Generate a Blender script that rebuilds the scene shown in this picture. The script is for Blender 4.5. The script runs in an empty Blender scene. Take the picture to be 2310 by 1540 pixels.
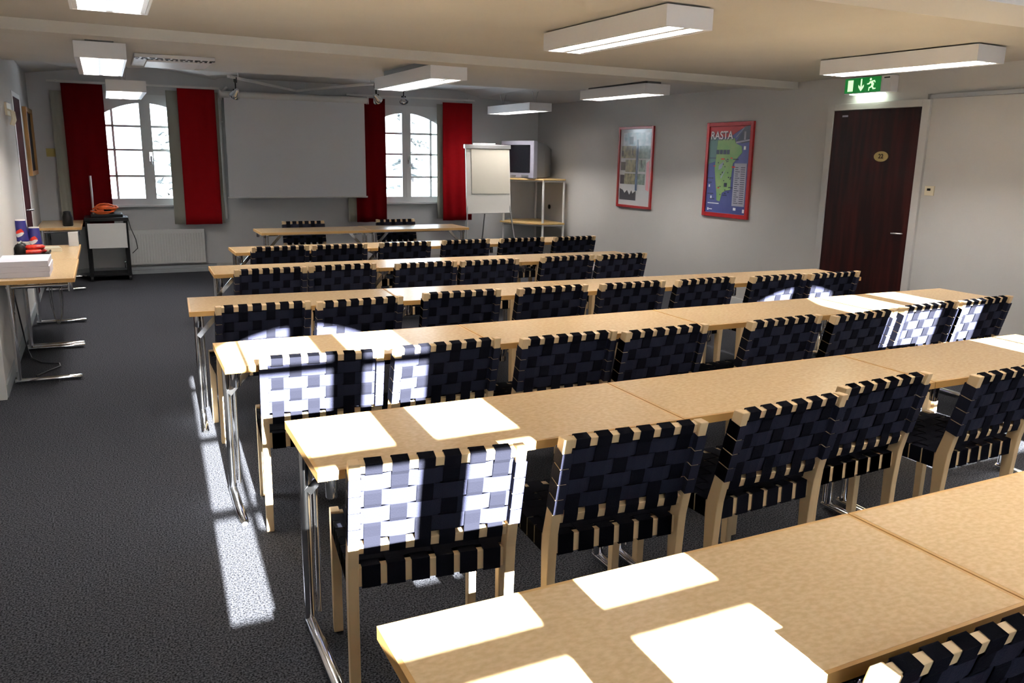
import bpy, bmesh, math, random
from mathutils import Vector, Matrix
random.seed(7)
S = bpy.context.scene
COL = S.collection
PI = math.pi
R = math.radians

# ------------------------------------------------------------------ materials
def srgb(c):
    return tuple((v/12.92 if v <= .04045 else ((v+.055)/1.055)**2.4) for v in c)

def mat(name, col, rough=.6, metal=0., spec=.5, bump=None, noise=None, coat=0., emit=None, estr=0., trans=0.):
    """Principled material; noise=(scale, second colour, low, high[, stretch]); bump=(scale, strength)."""
    m = bpy.data.materials.new(name); m.use_nodes = True
    nt = m.node_tree; b = nt.nodes['Principled BSDF']
    b.inputs['Base Color'].default_value = (*col, 1)
    b.inputs['Roughness'].default_value = rough
    b.inputs['Metallic'].default_value = metal
    b.inputs['Specular IOR Level'].default_value = spec
    b.inputs['Coat Weight'].default_value = coat
    if trans: b.inputs['Transmission Weight'].default_value = trans
    if emit:
        b.inputs['Emission Color'].default_value = (*emit, 1); b.inputs['Emission Strength'].default_value = estr
    tc = nt.nodes.new('ShaderNodeTexCoord')
    if noise:
        sc, c2, lo, hi = noise[:4]
        mp = nt.nodes.new('ShaderNodeMapping')
        if len(noise) > 4: mp.inputs['Scale'].default_value = noise[4]
        n = nt.nodes.new('ShaderNodeTexNoise'); n.inputs['Scale'].default_value = sc; n.inputs['Detail'].default_value = 4
        r = nt.nodes.new('ShaderNodeValToRGB')
        r.color_ramp.elements[0].position = lo; r.color_ramp.elements[0].color = (*col, 1)
        r.color_ramp.elements[1].position = hi; r.color_ramp.elements[1].color = (*c2, 1)
        nt.links.new(tc.outputs['Object'], mp.inputs['Vector']); nt.links.new(mp.outputs['Vector'], n.inputs['Vector'])
        nt.links.new(n.outputs['Fac'], r.inputs['Fac']); nt.links.new(r.outputs['Color'], b.inputs['Base Color'])
    if bump:
        n2 = nt.nodes.new('ShaderNodeTexNoise'); n2.inputs['Scale'].default_value = bump[0]
        bp = nt.nodes.new('ShaderNodeBump'); bp.inputs['Strength'].default_value = bump[1]; bp.inputs['Distance'].default_value = .01
        nt.links.new(tc.outputs['Object'], n2.inputs['Vector']); nt.links.new(n2.outputs['Fac'], bp.inputs['Height'])
        nt.links.new(bp.outputs['Normal'], b.inputs['Normal'])
    return m

M = {}
M['wall'] = mat('wall_paint', (.50, .495, .485), .85, noise=(1.2, (.47, .465, .455), .35, .7), bump=(60, .06))
M['ceil'] = mat('ceiling_paint', (.545, .525, .485), .85, noise=(2.0, (.515, .495, .455), .35, .7))
M['ceil2'] = mat('ceiling_board', (.55, .54, .53), .85)
M['white'] = mat('white_gloss_paint', (.72, .72, .71), .45)
M['winwhite'] = mat('window_white_paint', (.70, .72, .74), .4)
M['beech'] = mat('birch_wood', (.62, .44, .235), .5, noise=(6, (.69, .51, .29), .3, .7, (1, 1, .15)))
M['edge'] = mat('birch_edge_band', (.52, .29, .09), .45, noise=(5, (.60, .36, .13), .3, .7, (.2, 3, 3)))
M['lino'] = mat('mottled_beige_laminate', (.66, .47, .262), .24, spec=.45, noise=(55, (.76, .565, .335), .36, .66, (1, 1.5, 1)))
M['chrome'] = mat('chrome', (.78, .79, .82), .13, metal=1.)
M['weft'] = mat('navy_webbing_weft', (.0152, .0163, .030), .75, spec=.10, bump=(260, .2))
M['warp'] = mat('dark_webbing_warp', (.0058, .0061, .0098), .85, spec=.03, bump=(260, .2))
M['red'] = None
M['black'] = mat('black_plastic', (.006, .006, .007), .5, spec=.2)
M['blackmetal'] = mat('black_painted_metal', (.005, .005, .006), .6, spec=.15)
M['silver'] = mat('silver_plastic', (.26, .26, .32), .4)
M['greyp'] = mat('grey_plastic', (.16, .16, .165), .5)
M['screen'] = mat('projection_fabric', (.76, .77, .80), .9)
M['paper'] = mat('white_paper', (.72, .71, .80), .85)
M['board'] = mat('whiteboard_enamel', (.70, .69, .66), .25)
M['alu'] = mat('aluminium', (.46, .47, .48), .38, metal=.8)
M['mahog'] = mat('dark_mahogany', (.010, .003, .003), .38, spec=.14, noise=(5, (.035, .006, .005), .4, .72, (3, 3, .25)))
M['darkred'] = mat('dark_red_door', (.035, .006, .008), .85, spec=.03, noise=(5, (.02, .004, .005), .4, .7, (3, 3, .25)))
M['brass'] = mat('brass', (.34, .26, .10), .45, metal=.4)
M['frame_red'] = mat('red_lacquer', (.30, .009, .012), .3)
M['lining'] = mat('grey_curtain_lining', (.33, .33, .28), .9)
M['rad'] = mat('radiator_enamel', (.72, .73, .73), .4)
M['wall_lit'] = mat('lit_wall_paint', (.60, .61, .625), .85, noise=(1.2, (.57, .58, .595), .35, .7))  # same wall paint, lightened and cooled: back-wall light put into the colour
M['plinth'] = mat('grey_plinth', (.30, .33, .35), .6)
M['lampwhite'] = mat('lamp_housing_white', (.74, .74, .76), .4)
M['tube'] = mat('lamp_tube', (1, 1, 1), .5, emit=(1., .93, .86), estr=135.)
M['louver'] = mat('lamp_louver', (.75, .74, .73), .3)
M['shelfwood'] = mat('pine_shelf', (.60, .41, .16), .45, noise=(6, (.68, .48, .22), .3, .7, (.3, 2, 2)))
M['cable'] = mat('grey_cable', (.25, .25, .25), .5)
M['blackcable'] = mat('black_cable', (.012, .012, .015), .45)
M['orange'] = mat('orange_cable', (.75, .13, .02), .45)
M['cupblue'] = mat('dark_blue_cup', (.022, .02, .15), .35)
M['cupwhite'] = mat('white_cup_rim', (.75, .74, .70), .5)
M['emred'] = mat('emblem_red', (.75, .04, .02), .4)
M['emwhite'] = mat('emblem_white', (.8, .8, .82), .4)
M['redpack'] = mat('red_wrapper', (.72, .05, .02), .3, noise=(30, (.5, .02, .02), .4, .6))
M['cream'] = mat('cream_plastic', (.68, .62, .46), .5)
M['yellowplate'] = mat('yellowed_plate', (.45, .36, .10), .5)
M['green'] = mat('exit_green', (.0, .16, .02), .4, emit=(0., .22, .03), estr=.35)
M['exitwhite'] = mat('exit_symbol', (.6, .8, .55), .4, emit=(.6, .9, .55), estr=.75)
M['exitlamp'] = mat('exit_lamp_strip', (1, 1, 1), .4, emit=(.85, 1., .8), estr=9.)
M['oakframe'] = mat('oak_frame', (.38, .20, .06), .5)
M['cork'] = mat('dark_pinboard', (.03, .03, .035), .7)
M['snow'] = mat('snow', (.8, .82, .85), .9)
M['bark'] = mat('tree_bark', (.05, .048, .05), .9)
M['needles'] = mat('tree_needles', (.05, .062, .065), .9)

# carpet: fine speckle
def carpet():
    m = bpy.data.materials.new('speckled_carpet'); m.use_nodes = True; nt = m.node_tree; b = nt.nodes['Principled BSDF']
    tc = nt.nodes.new('ShaderNodeTexCoord')
    n = nt.nodes.new('ShaderNodeTexNoise'); n.inputs['Scale'].default_value = 150; n.inputs['Detail'].default_value = 3
    r = nt.nodes.new('ShaderNodeValToRGB')
    e = r.color_ramp.elements
    e[0].position = .38; e[0].color = (.0095, .0098, .0122, 1); e[1].position = .64; e[1].color = (.072, .0745, .086, 1)
    n2 = nt.nodes.new('ShaderNodeTexNoise'); n2.inputs['Scale'].default_value = 260
    bp = nt.nodes.new('ShaderNodeBump'); bp.inputs['Strength'].default_value = .5; bp.inputs['Distance'].default_value = .008
    L = nt.links.new
    L(tc.outputs['Object'], n.inputs['Vector']); L(n.outputs['Fac'], r.inputs['Fac']); L(r.outputs['Color'], b.inputs['Base Color'])
    L(tc.outputs['Object'], n2.inputs['Vector']); L(n2.outputs['Fac'], bp.inputs['Height']); L(bp.outputs['Normal'], b.inputs['Normal'])
    b.inputs['Roughness'].default_value = 1.; b.inputs['Specular IOR Level'].default_value = .03
    return m
M['carpet'] = carpet()

def fabric(name, col, tl):
    m = bpy.data.materials.new(name); m.use_nodes = True; nt = m.node_tree
    nt.nodes.remove(nt.nodes['Principled BSDF']); out = nt.nodes['Material Output']
    d = nt.nodes.new('ShaderNodeBsdfDiffuse'); d.inputs['Color'].default_value = (*col, 1)
    t = nt.nodes.new('ShaderNodeBsdfTranslucent'); t.inputs['Color'].default_value = (*col, 1)
    x = nt.nodes.new('ShaderNodeMixShader'); x.inputs[0].default_value = tl
    nt.links.new(d.outputs[0], x.inputs[1]); nt.links.new(t.outputs[0], x.inputs[2]); nt.links.new(x.outputs[0], out.inputs[0])
    return m
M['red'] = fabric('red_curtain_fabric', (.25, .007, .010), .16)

M['red_shaded'] = fabric('shaded_red_curtain_fabric', (.115, .004, .006), .22)  # darker copy of the red fabric, shade put into the colour
def glass():
    m = bpy.data.materials.new('window_glass'); m.use_nodes = True; nt = m.node_tree
    nt.nodes.remove(nt.nodes['Principled BSDF']); out = nt.nodes['Material Output']
    t = nt.nodes.new('ShaderNodeBsdfTransparent'); t.inputs['Color'].default_value = (.95, .97, .98, 1)
    g = nt.nodes.new('ShaderNodeBsdfGlossy'); g.inputs['Roughness'].default_value = .02
    f = nt.nodes.new('ShaderNodeFresnel'); f.inputs['IOR'].default_value = 1.3
    x = nt.nodes.new('ShaderNodeMixShader')
    nt.links.new(f.outputs[0], x.inputs[0]); nt.links.new(t.outputs[0], x.inputs[1]); nt.links.new(g.outputs[0], x.inputs[2])
    nt.links.new(x.outputs[0], out.inputs[0])
    return m
M['glass'] = glass()
M['tvglass'] = mat('tv_glass', (.004, .004, .006), .22, spec=.3)
M['pad'] = mat('flip_chart_paper', (.60, .575, .50), .8)
M['posterglass'] = mat('poster_print_silver', (.55, .57, .60), .12, spec=.6)

# ------------------------------------------------------------------ mesh building
class MB:
    def __init__(s): s.v = []; s.f = []; s.mi = []; s.sm = []
    def add(s, vs, fs, mi=0, sm=False):
        o = len(s.v); s.v += [tuple(p) for p in vs]
        for f in fs: s.f.append([i+o for i in f]); s.mi.append(mi); s.sm.append(sm)
    def box(s, a, b, mi=0):
        x0, y0, z0 = a; x1, y1, z1 = b
        v = [(x0,y0,z0),(x1,y0,z0),(x1,y1,z0),(x0,y1,z0),(x0,y0,z1),(x1,y0,z1),(x1,y1,z1),(x0,y1,z1)]
        s.add(v, [(0,3,2,1),(4,5,6,7),(0,1,5,4),(1,2,6,5),(2,3,7,6),(3,0,4,7)], mi)
    def obox(s, c, ax, ay, az, mi=0):
        """oriented box: centre + three half-axis vectors"""
        c = Vector(c); ax, ay, az = Vector(ax), Vector(ay), Vector(az)
        v = [c+i*ax+j*ay+k*az for k in (-1,1) for (i,j) in ((-1,-1),(1,-1),(1,1),(-1,1))]
        fs = [(0,3,2,1),(4,5,6,7),(0,1,5,4),(1,2,6,5),(2,3,7,6),(3,0,4,7)]
        if ax.cross(ay).dot(az) < 0: fs = [tuple(reversed(f)) for f in fs]
        s.add(v, fs, mi)
    def tube(s, pts, r, n=10, mi=0, cap=True, sx=1.0):
        pts = [Vector(p) for p in pts]; rr = r if isinstance(r, (list, tuple)) else [r]*len(pts)
        vs = []; prev = None
        for i, p in enumerate(pts):
            t = (pts[min(i+1, len(pts)-1)] - pts[max(i-1, 0)])
            t = t.normalized() if t.length > 1e-9 else Vector((0,0,1))
            if prev is None:
                a = Vector((0,0,1)) if abs(t.z) < .9 else Vector((1,0,0)); u = t.cross(a).normalized()
            else:
                u = prev - t*prev.dot(t)
                u = u.normalized() if u.length > 1e-6 else t.orthogonal().normalized()
            prev = u; w = t.cross(u)
            for k in range(n):
                q = 2*PI*k/n; vs.append(p + u*(math.cos(q)*rr[i]*sx) + w*(math.sin(q)*rr[i]))
        fs = []
        for i in range(len(pts)-1):
            for k in range(n):
                a, b = i*n+k, i*n+(k+1) % n; fs.append((a, b, b+n, a+n))
        s.add(vs, fs, mi, True)
        if cap:
            s.add([vs[k] for k in range(n)], [tuple(reversed(range(n)))], mi)
            s.add([vs[(len(pts)-1)*n+k] for k in range(n)], [tuple(range(n))], mi)
    def lathe(s, prof, c=(0,0,0), n=20, mi=0):
        """prof: (radius, z) list about a vertical axis at c"""
        vs = []
        for r, z in prof:
            for k in range(n):
                q = 2*PI*k/n; vs.append((c[0]+r*math.cos(q), c[1]+r*math.sin(q), c[2]+z))
        fs = []
        for i in range(len(prof)-1):
            for k in range(n):
                a, b = i*n+k, i*n+(k+1) % n; fs.append((a, b, b+n, a+n))
        s.add(vs, fs, mi, True)
        s.add(vs[:n], [tuple(reversed(range(n)))], mi); s.add(vs[-n:], [tuple(range(n))], mi)
    def prism(s, poly, fa, fb, mi=0):
        """extrude polygon: fa/fb map 2D point to 3D on the two sides"""
        n = len(poly); a = [fa(*p) for p in poly]; b = [fb(*p) for p in poly]
        s.add(a+b, [tuple(range(n)), tuple(reversed(range(n, 2*n)))] + [(i, i+n, (i+1) % n+n, (i+1) % n) for i in range(n)], mi)
    def build(s, name, mats, parent=None, bevel=0, loc=None, rz=0, fix=True):
        me = bpy.data.meshes.new(name); me.from_pydata(s.v, [], s.f)
        for m in (mats if isinstance(mats, (list, tuple)) else [mats]): me.materials.append(M[m] if isinstance(m, str) else m)
        me.polygons.foreach_set('material_index', s.mi); me.polygons.foreach_set('use_smooth', s.sm)
        if fix:
            bm = bmesh.new(); bm.from_mesh(me); bmesh.ops.recalc_face_normals(bm, faces=bm.faces); bm.to_mesh(me); bm.free()
        me.update()
        o = bpy.data.objects.new(name, me); COL.objects.link(o)
        if parent: o.parent = parent
        if loc: o.location = loc
        if rz: o.rotation_euler = (0, 0, rz)
        if bevel:
            md = o.modifiers.new('Bevel', 'BEVEL'); md.width = bevel; md.segments = 2; md.limit_method = 'ANGLE'; md.angle_limit = R(40)
        return o

def tag(o, label, cat, group=None, kind=None):
    o['label'] = label; o['category'] = cat
    if group: o['group'] = group
    if kind: o['kind'] = kind
    return o
def thing(name, label, cat, loc=(0,0,0), rz=0, group=None):
    o = bpy.data.objects.new(name, None); COL.objects.link(o); o.empty_display_size = .05
    o.location = loc; o.rotation_euler = (0, 0, rz)
    return tag(o, label, cat, group)
def struct(o, label=None):
    o['kind'] = 'structure'
    if label: o['label'] = label
    return o
def copy_tree(o, parent=None):
    c = o.copy(); COL.objects.link(c)
    if parent: c.parent = parent
    for ch in list(o.children): copy_tree(ch, c)
    return c

# ------------------------------------------------------------------ room dimensions (metres; camera stands at x=0, y=0)
XR, YN, YS = 6.29, 12.0, -.62
ZC = 2.365                       # lower flat ceiling
def xl(y): return -.705 - (y-6.08)*.0118   # left wall line

# floor
b = MB(); b.box((-1.6, YS-.1, -.12), (XR+.2, YN+.1, 0)); struct(b.build('floor', 'carpet'), 'dark grey speckled carpet floor')

# windows share one design
WZ0, WZ1, WH = .90, 2.30, .72     # frame bottom, top, half width
def arch_z(dx): return 2.195 - .60*dx*dx
def holed_wall(name, y0, y1, xa, xb, centers, mname):
    b = MB(); edges = [xa]
    for c in centers: edges += [c-WH, c+WH]
    edges.append(xb)
    for i in range(0, len(edges), 2): b.box((edges[i], y0, 0), (edges[i+1], y1, 2.85))
    for c in centers:
        b.box((c-WH, y0, 0), (c+WH, y1, WZ0)); b.box((c-WH, y0, WZ1), (c+WH, y1, 2.85))
    return struct(b.build(name, mname))
WB = (.53, 4.073); WSX = (.655, 4.277)
holed_wall('wall_back', YN, YN+.09, -1.0, XR+.1, WB, 'wall_lit')
holed_wall('wall_front', YS-.06, YS, -1.2, XR+.1, WSX, 'wall')
b = MB()
b.prism([(xl(6.08), 6.08), (xl(YN+.05), YN+.05), (-1.0, YN+.05), (-1.0, 6.08)], lambda x, y: (x, y, 0), lambda x, y: (x, y, 2.85))
b.box((-1.0, YS-.06, 0), (-.70, 5.10, 2.85)); b.box((-1.0, 5.10, 2.08), (-.705, 6.08, 2.85)); b.box((-1.0, 5.10, 0), (-.86, 6.08, 2.08))
struct(b.build('wall_left', 'wall'))
b = MB(); b.box((XR, YS-.06, 0), (XR+.12, YN+.09, 2.85)); struct(b.build('wall_right', 'wall'))

# ceiling: low flat field, beams and the raised strip along back and right walls
b = MB()
b.box((-1.0, YS-.06, ZC), (XR+.1, 6.55, 2.48)); b.box((-1.0, 6.55, ZC), (5.0, 8.85, 2.48))
struct(b.build('ceiling', 'ceil'), 'low cream ceiling')
b = MB()
prof = [(-1.0, 2.47), (-.2, 2.57), (.69, 2.645), (1.42, 2.53), (1.46, 2.565), (4.92, 2.56), (5.29, 2.464), (6.35, 2.40)]
za = lambda x: 2.46 if x < 5 else 2.46-(x-5)*.075
n = len(prof)
vs = [(x, 8.80, za(x)) for x, z in prof] + [(x, YN+.05, z) for x, z in prof] + [(x, 8.80, 2.80) for x, z in prof] + [(x, YN+.05, 2.80) for x, z in prof]
fs = [(i, i+1, i+1+n, i+n) for i in range(n-1)] + [(i+2*n, i+1+2*n, i+1+3*n, i+3*n) for i in range(n-1)]
fs += [(i, i+1, i+1+2*n, i+2*n) for i in range(n-1)] + [(i+n, i+1+n, i+1+3*n, i+3*n) for i in range(n-1)]
fs += [(0, n, 3*n, 2*n), (n-1, 2*n-1, 4*n-1, 3*n-1)]
b.add(vs, fs)
b.prism([(5.0, 2.46), (6.35, 2.355), (6.35, 2.8), (5.0, 2.8)], lambda x, z: (x, 6.5, z), lambda x, z: (x, 8.85, z))
struct(b.build('ceiling_back', 'ceil2'), 'raised grey ceiling strip along the back wall')
b = MB(); b.box((-1.1, YS-.1, 2.80), (XR+.2, YN+.1, 2.9)); struct(b.build('roof', 'ceil2'))
# main beam, slightly skewed
b = MB()
def ybeam(x): return 5.98 + (x+.77)*.0651
for (dy0, dy1, z0, z1) in ((0, .215, 2.294, ZC+.02), (-.012, .0, 2.294, 2.314)):
    b.prism([(-.9, ybeam(-.9)+dy0), (XR+.02, ybeam(XR+.02)+dy0), (XR+.02, ybeam(XR+.02)+dy1), (-.9, ybeam(-.9)+dy1)],
            lambda x, y: (x, y, z0), lambda x, y: (x, y, z1))
struct(b.build('trim_1', 'ceil'), 'cream ceiling beam across the room')
b = MB(); b.box((-.8, 2.55, 2.30), (XR+.02, 2.93, ZC+.02)); struct(b.build('trim_2', 'white'), 'white ceiling beam above the nearest tables')

# windows
def make_window(idx, c, y, inward, sill=True, handle=True, bars=(1.27, 1.603, 1.902)):
    """frame sits in the wall; inward = +1/-1 direction to the room along y"""
    y0, y1 = sorted((y - inward*.045, y + inward*.012))
    t = bpy.data.objects.new('window_%d' % idx, None); COL.objects.link(t); t.location = (c, 0, 0); struct(t)
    b = MB()
    b.box((-WH, y0, WZ0), (-.655, y1, WZ1)); b.box((.655, y0, WZ0), (WH, y1, WZ1)); b.box((-.655, y0, WZ0), (.655, y1, .98))
    xs = [-.655 + 1.31*i/24 for i in range(25)]
    poly = [(x, arch_z(x)) for x in xs] + [(.655, WZ1), (-.655, WZ1)]
    b.prism(poly, lambda x, z: (x, y0, z), lambda x, z: (x, y1, z))
    b.build('frame', 'winwhite', t)
    b = MB(); ya, yb = sorted((y - inward*.05, y + inward*.028))
    b.box((-.066, ya, .975), (.066, yb, 2.24)); b.box((-.008, ya-.004, .98), (.008, yb+.004, 2.2)); b.build('mullion', 'winwhite', t)
    ym0, ym1 = sorted((y - inward*.03, y + inward*.004))
    for sx in (-1, 1):
        b = MB(); xm = sx*.392
        b.box((xm-.014, ym0, .975), (xm+.014, ym1, arch_z(xm)+.01))
        for z in bars: b.box((min(sx*.06, sx*.66), ym0, z-.014), (max(sx*.06, sx*.66), ym1, z+.014))
        b.build('muntins', 'winwhite', t)
        b = MB(); yg = y - inward*.015
        xs2 = [sx*(.06+.6*i/12) for i in range(13)]
        poly = [(sx*.06, .975)] + [(x, arch_z(x)+.004) for x in xs2] + [(sx*.66, .975)]
        b.prism(poly, lambda x, z: (x, yg-.002, z), lambda x, z: (x, yg+.002, z))
        b.build('pane', 'glass', t)
    if handle:
        b = MB(); yh = y + inward*.05
        b.tube([(.035, y+inward*.02, 1.52), (.035, yh, 1.52), (.035, yh, 1.42)], .011, 8); b.box((.015, min(y+inward*.02, y+inward*.034), 1.46), (.055, max(y+inward*.02, y+inward*.034), 1.58))
        b.build('window_handle', 'chrome', t)
    if sill:
        b = MB(); ys0, ys1 = sorted((y-.0*inward, y + inward*.07)); b.box((-.76, ys0, .872), (.76, ys1, .90)); b.build('sill', 'winwhite', t, .004)
    return t
make_window(1, WB[0], YN, -1); make_window(2, WB[1], YN, -1)
make_window(3, WSX[0], YS, 1, bars=(1.265, 1.58, 1.9)); make_window(4, WSX[1], YS, 1, bars=(1.265, 1.58, 1.9))

# curtains
def curtain(name, label, x0, x1, z0, z1, y, m, amp=.018, waves=3, group=None, cat='curtain', taper=0.):
    nx, nz = 40, 14; b = MB(); vs = []
    for k in range(nz+1):
        f = k/nz
        for i in range(nx+1):
            u = i/nx; x = x0 + (x1-x0)*u + taper*(1-f)*(u-.5)
            a = amp*(.55+.45*(1-f))
            vs.append((x, y + a*math.sin(u*waves*2*PI + .6*f) + .004*math.sin(u*17+f*3), z0+(z1-z0)*f))
    fs = [(k*(nx+1)+i, k*(nx+1)+i+1, (k+1)*(nx+1)+i+1, (k+1)*(nx+1)+i) for k in range(nz) for i in range(nx)]
    b.add(vs, fs, 0, True)
    o = b.build(name, m)
    md = o.modifiers.new('Solidify', 'SOLIDIFY'); md.thickness = .003
    return tag(o, label, cat, group)
G = 'red curtains at the back windows'
curtain('curtain', 'red curtain with painted shade left of the first window, behind the trolley', -.40, .06, .64, 2.39, 11.84, 'red_shaded', .02, 2.5, G)
curtain('curtain', 'bright red curtain between the first window and the projection screen', .925, 1.385, .64, 2.39, 11.84, 'red', .008, 2, G)
curtain('curtain', 'red curtain with painted shade half behind the right edge of the projection screen', 3.26, 3.71, .625, 2.375, 11.84, 'red_shaded', .02, 2.5, G)
curtain('curtain', 'red curtain right of the second window, behind the flip chart', 4.60, 5.075, .625, 2.365, 11.84, 'red', .014, 2.5, G)
G = 'grey lining panels beside the red curtains'
curtain('lining_curtain', 'narrow grey lining panel at the outer edge of the leftmost red curtain', -.53, -.36, .66, 2.30, 11.90, 'lining', .008, 1, G)
curtain('lining_curtain', 'grey-green lining panel between first window and bright red curtain', .79, 1.43, .645, 2.36, 11.90, 'lining', .008, 3, G)
curtain('lining_curtain', 'narrow grey lining panel below the projection screen, beside red curtain', 3.15, 3.35, .63, 2.33, 11.90, 'lining', .008, 1, G)
curtain('lining_curtain', 'thin grey lining panel just right of the second window', 4.53, 4.70, .65, 2.34, 11.90, 'lining', .008, 1, G)
G = 'red curtains at the windows behind the camera'
curtain('curtain', 'red curtain at the near wall, left of its first window', -.45, .105, .62, 2.39, YS+.09, 'red', .012, 3, G)
curtain('curtain', 'red curtain at the near wall, right of its first window', 1.015, 1.55, .62, 2.39, YS+.09, 'red', .012, 3, G)
curtain('curtain', 'red curtain at the near wall, left of its second window', 3.15, 3.71, .62, 2.39, YS+.09, 'red', .012, 3, G)
curtain('curtain', 'red curtain at the near wall, right of its second window', 4.60, 5.1, .62, 2.39, YS+.09, 'red', .012, 3, G)
for nm, lab, xa, xb in (('a', 'white curtain rail above the first back window', -.55, 1.45), ('b', 'white curtain rail above the second back window', 3.15, 5.12)):
    t = thing('curtain_rail', lab, 'curtain rail', ((xa+xb)/2, 11.85, 2.41), 0, 'curtain rails')
    h = (xb-xa)/2
    b = MB(); b.box((-h, -.012, -.012), (h, .012, .012)); b.build('rail', 'white', t)
    for s in (-.9, .9):
        b = MB(); b.box((s*h-.012, .0, -.01), (s*h+.012, .15, .02)); b.build('bracket', 'white', t)

# back wall: radiator, plinth
b = MB(); b.box((-.66, 11.86, 0), (1.29, YN, .05)); b.box((-.66, 11.93, .05), (1.29, YN, .085)); struct(b.build('baseboard_back', 'plinth'), 'grey plinth along the back wall under the radiator')
b = MB(); b.box((1.29, 11.98, 0), (XR, YN, .09)); struct(b.build('trim_3', 'wall'))
b = MB(); b.prism([(xl(6.1)+.016, 6.1), (xl(YN)+.016, YN), (xl(YN), YN), (xl(6.1), 6.1)], lambda x, y: (x, y, 0), lambda x, y: (x, y, .085)); struct(b.build('baseboard_left', 'plinth'))
b = MB(); b.box((XR-.014, 6.02, 0), (XR, YN, .085)); b.box((XR-.014, YS, 0), (XR, 4.88, .085)); struct(b.build('baseboard_right', 'white'))

t = thing('radiator', 'white panel radiator on the back wall under the first window', 'radiator', (.665, 11.93, .12))
b = MB(); b.box((-.485, -.03, .0), (.485, .03, .435))
for i in range(27): x = -.45+.9*i/26; b.tube([(x, -.031, .03), (x, -.031, .40)], .009, 6)
b.build('panel', 'rad', t)
b = MB(); b.box((-.485, -.035, .435), (.485, .035, .455)); b.build('top_grille', 'rad', t)
b = MB(); b.box((-.3, .03, .1), (-.26, .075, .16)); b.box((.26, .03, .1), (.3, .075, .16)); b.build('bracket', 'rad', t)
b = MB(); b.tube([(-.52, 0, .04), (-.49, 0, .04)], .014, 8); b.tube([(-.52, 0, -.036), (-.52, 0, .06)], .009, 8); b.build('valve', 'chrome', t)

# projection screen
t = thing('projection_screen', 'large grey-white roll-down projection screen on the back wall', 'projection screen', (2.43, 11.74, 0))
b = MB(); b.box((-.945, -.002, 1.0), (.945, .002, 2.30)); b.build('screen_fabric', 'screen', t)
b = MB(); b.tube([(-.985, .01, 2.335), (.985, .01, 2.335)], .045, 14); b.box((-1.0, -.04, 2.285), (-.985, .06, 2.385)); b.box((.985, -.04, 2.285), (1.0, .06, 2.385)); b.build('roller_case', 'white', t)
b = MB(); b.tube([(-.965, 0, .995), (.965, 0, .995)], .013, 10); b.build('bottom_bar', 'white', t)
b = MB(); b.box((-.93, .05, 2.31), (-.88, .255, 2.36)); b.box((.88, .05, 2.31), (.93, .255, 2.36)); b.build('wall_bracket', 'white', t)

b = MB(); b.tube([(0, 0, .70), (0, 0, 2.28)], .022, 10); b.box((-.03, -.03, 1.98), (.03, .04, 2.0)); b.tube([(0, 0, 2.28), (.02, -.05, 2.36), (.10, -.05, 2.44)], .018, 8); b.lathe([(.03, -.03), (.035, 0), (.03, .03)], (0, -.02, 2.30), 12)
tag(b.build('conduit_pipe', 'white', loc=(1.455, 11.955, 0)), 'white vertical conduit pipe left of the projection screen', 'pipe')

b = MB(); b.box((-.085, -.006, -.05), (.085, .006, .05)); b.box((-.02, -.02, -.02), (.02, -.006, .0))
tag(b.build('wall_plate', 'yellowplate', loc=(-.55, YN-.006, 1.555)), 'yellowed plate on the back wall left of the curtains', 'wall plate')
b = MB(); b.lathe([(.035, 0), (.035, .012), (.02, .016)], (0, 0, 0), 14)
o = b.build('wall_socket', 'black', loc=(XR-.001, 11.55, .83)); o.rotation_euler = (0, -PI/2, 0); tag(o, 'small dark round wall socket behind the television stand', 'socket')

# track rails + spot lamps
def spot(loc, label, aim, drop=.10):
    t = thing('track_spotlight', label, 'spotlight', loc, 0, 'small chrome spotlights near the projection screen')
    b = MB(); b.box((-.018, -.03, -.02), (.018, .03, .04)); b.build('adapter', 'black', t, .004)
    b = MB(); b.tube([(0, 0, -.015), (0, 0, -drop)], .008, 8); b.tube([(-.03, 0, -drop), (.03, 0, -drop)], .012, 8); b.build('arm', 'black', t)
    d = Vector(aim).normalized(); c = Vector((0, 0, -drop-.03)); q = d.to_track_quat('Z', 'Y').to_matrix()
    b = MB(); b.lathe([(.018, -.05), (.03, -.03), (.045, .02), (.062, .05), (.060, .052), (.04, .03), (.02, .0)], (0, 0, 0), 18)
    b.v = [tuple(q @ Vector(p) + c) for p in b.v]; b.build('reflector', 'chrome', t)
    b = MB(); b.lathe([(.022, .012), (.022, .034)], (0, 0, 0), 12); b.v = [tuple(q @ Vector(p) + c) for p in b.v]; b.build('lamp', 'cupwhite', t)
apex = (2.44, 11.78)
for nm, lab, p in (('l', 'white lighting track running left from the bend above the screen', (1.33, 10.0)), ('r', 'white lighting track running right from the bend above the screen', (3.02, 9.72))):
    t = thing('lighting_track', lab, 'lighting track', (p[0], p[1], 2.42), 0, 'lighting tracks')
    dx, dy = apex[0]-p[0], apex[1]-p[1]; L = math.hypot(dx, dy); u = Vector((dx/L, dy/L, 0)); w = Vector((-u.y, u.x, 0))
    b = MB(); b.obox(u*(L/2), u*(L/2), w*.016, Vector((0, 0, .014))); b.build('rail', 'white', t)
    for f in (.12, .88):
        b = MB(); q = u*(L*f); b.tube([(q.x, q.y, .014), (q.x, q.y, .10)], .005, 6); b.build('hanger', 'white', t)
spot((1.42, 10.15, 2.385), 'chrome spotlight on the left track, over the screen top left corner', (-.3, .6, -.7), .10)
spot((2.98, 9.85, 2.385), 'black and chrome spotlight on the right track, by screen top right corner', (.6, .5, -.6), .10)
spot((3.86, 11.45, 2.51), 'round chrome spotlight above the second back window', (-.1, -.6, -.75), .12)

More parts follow.
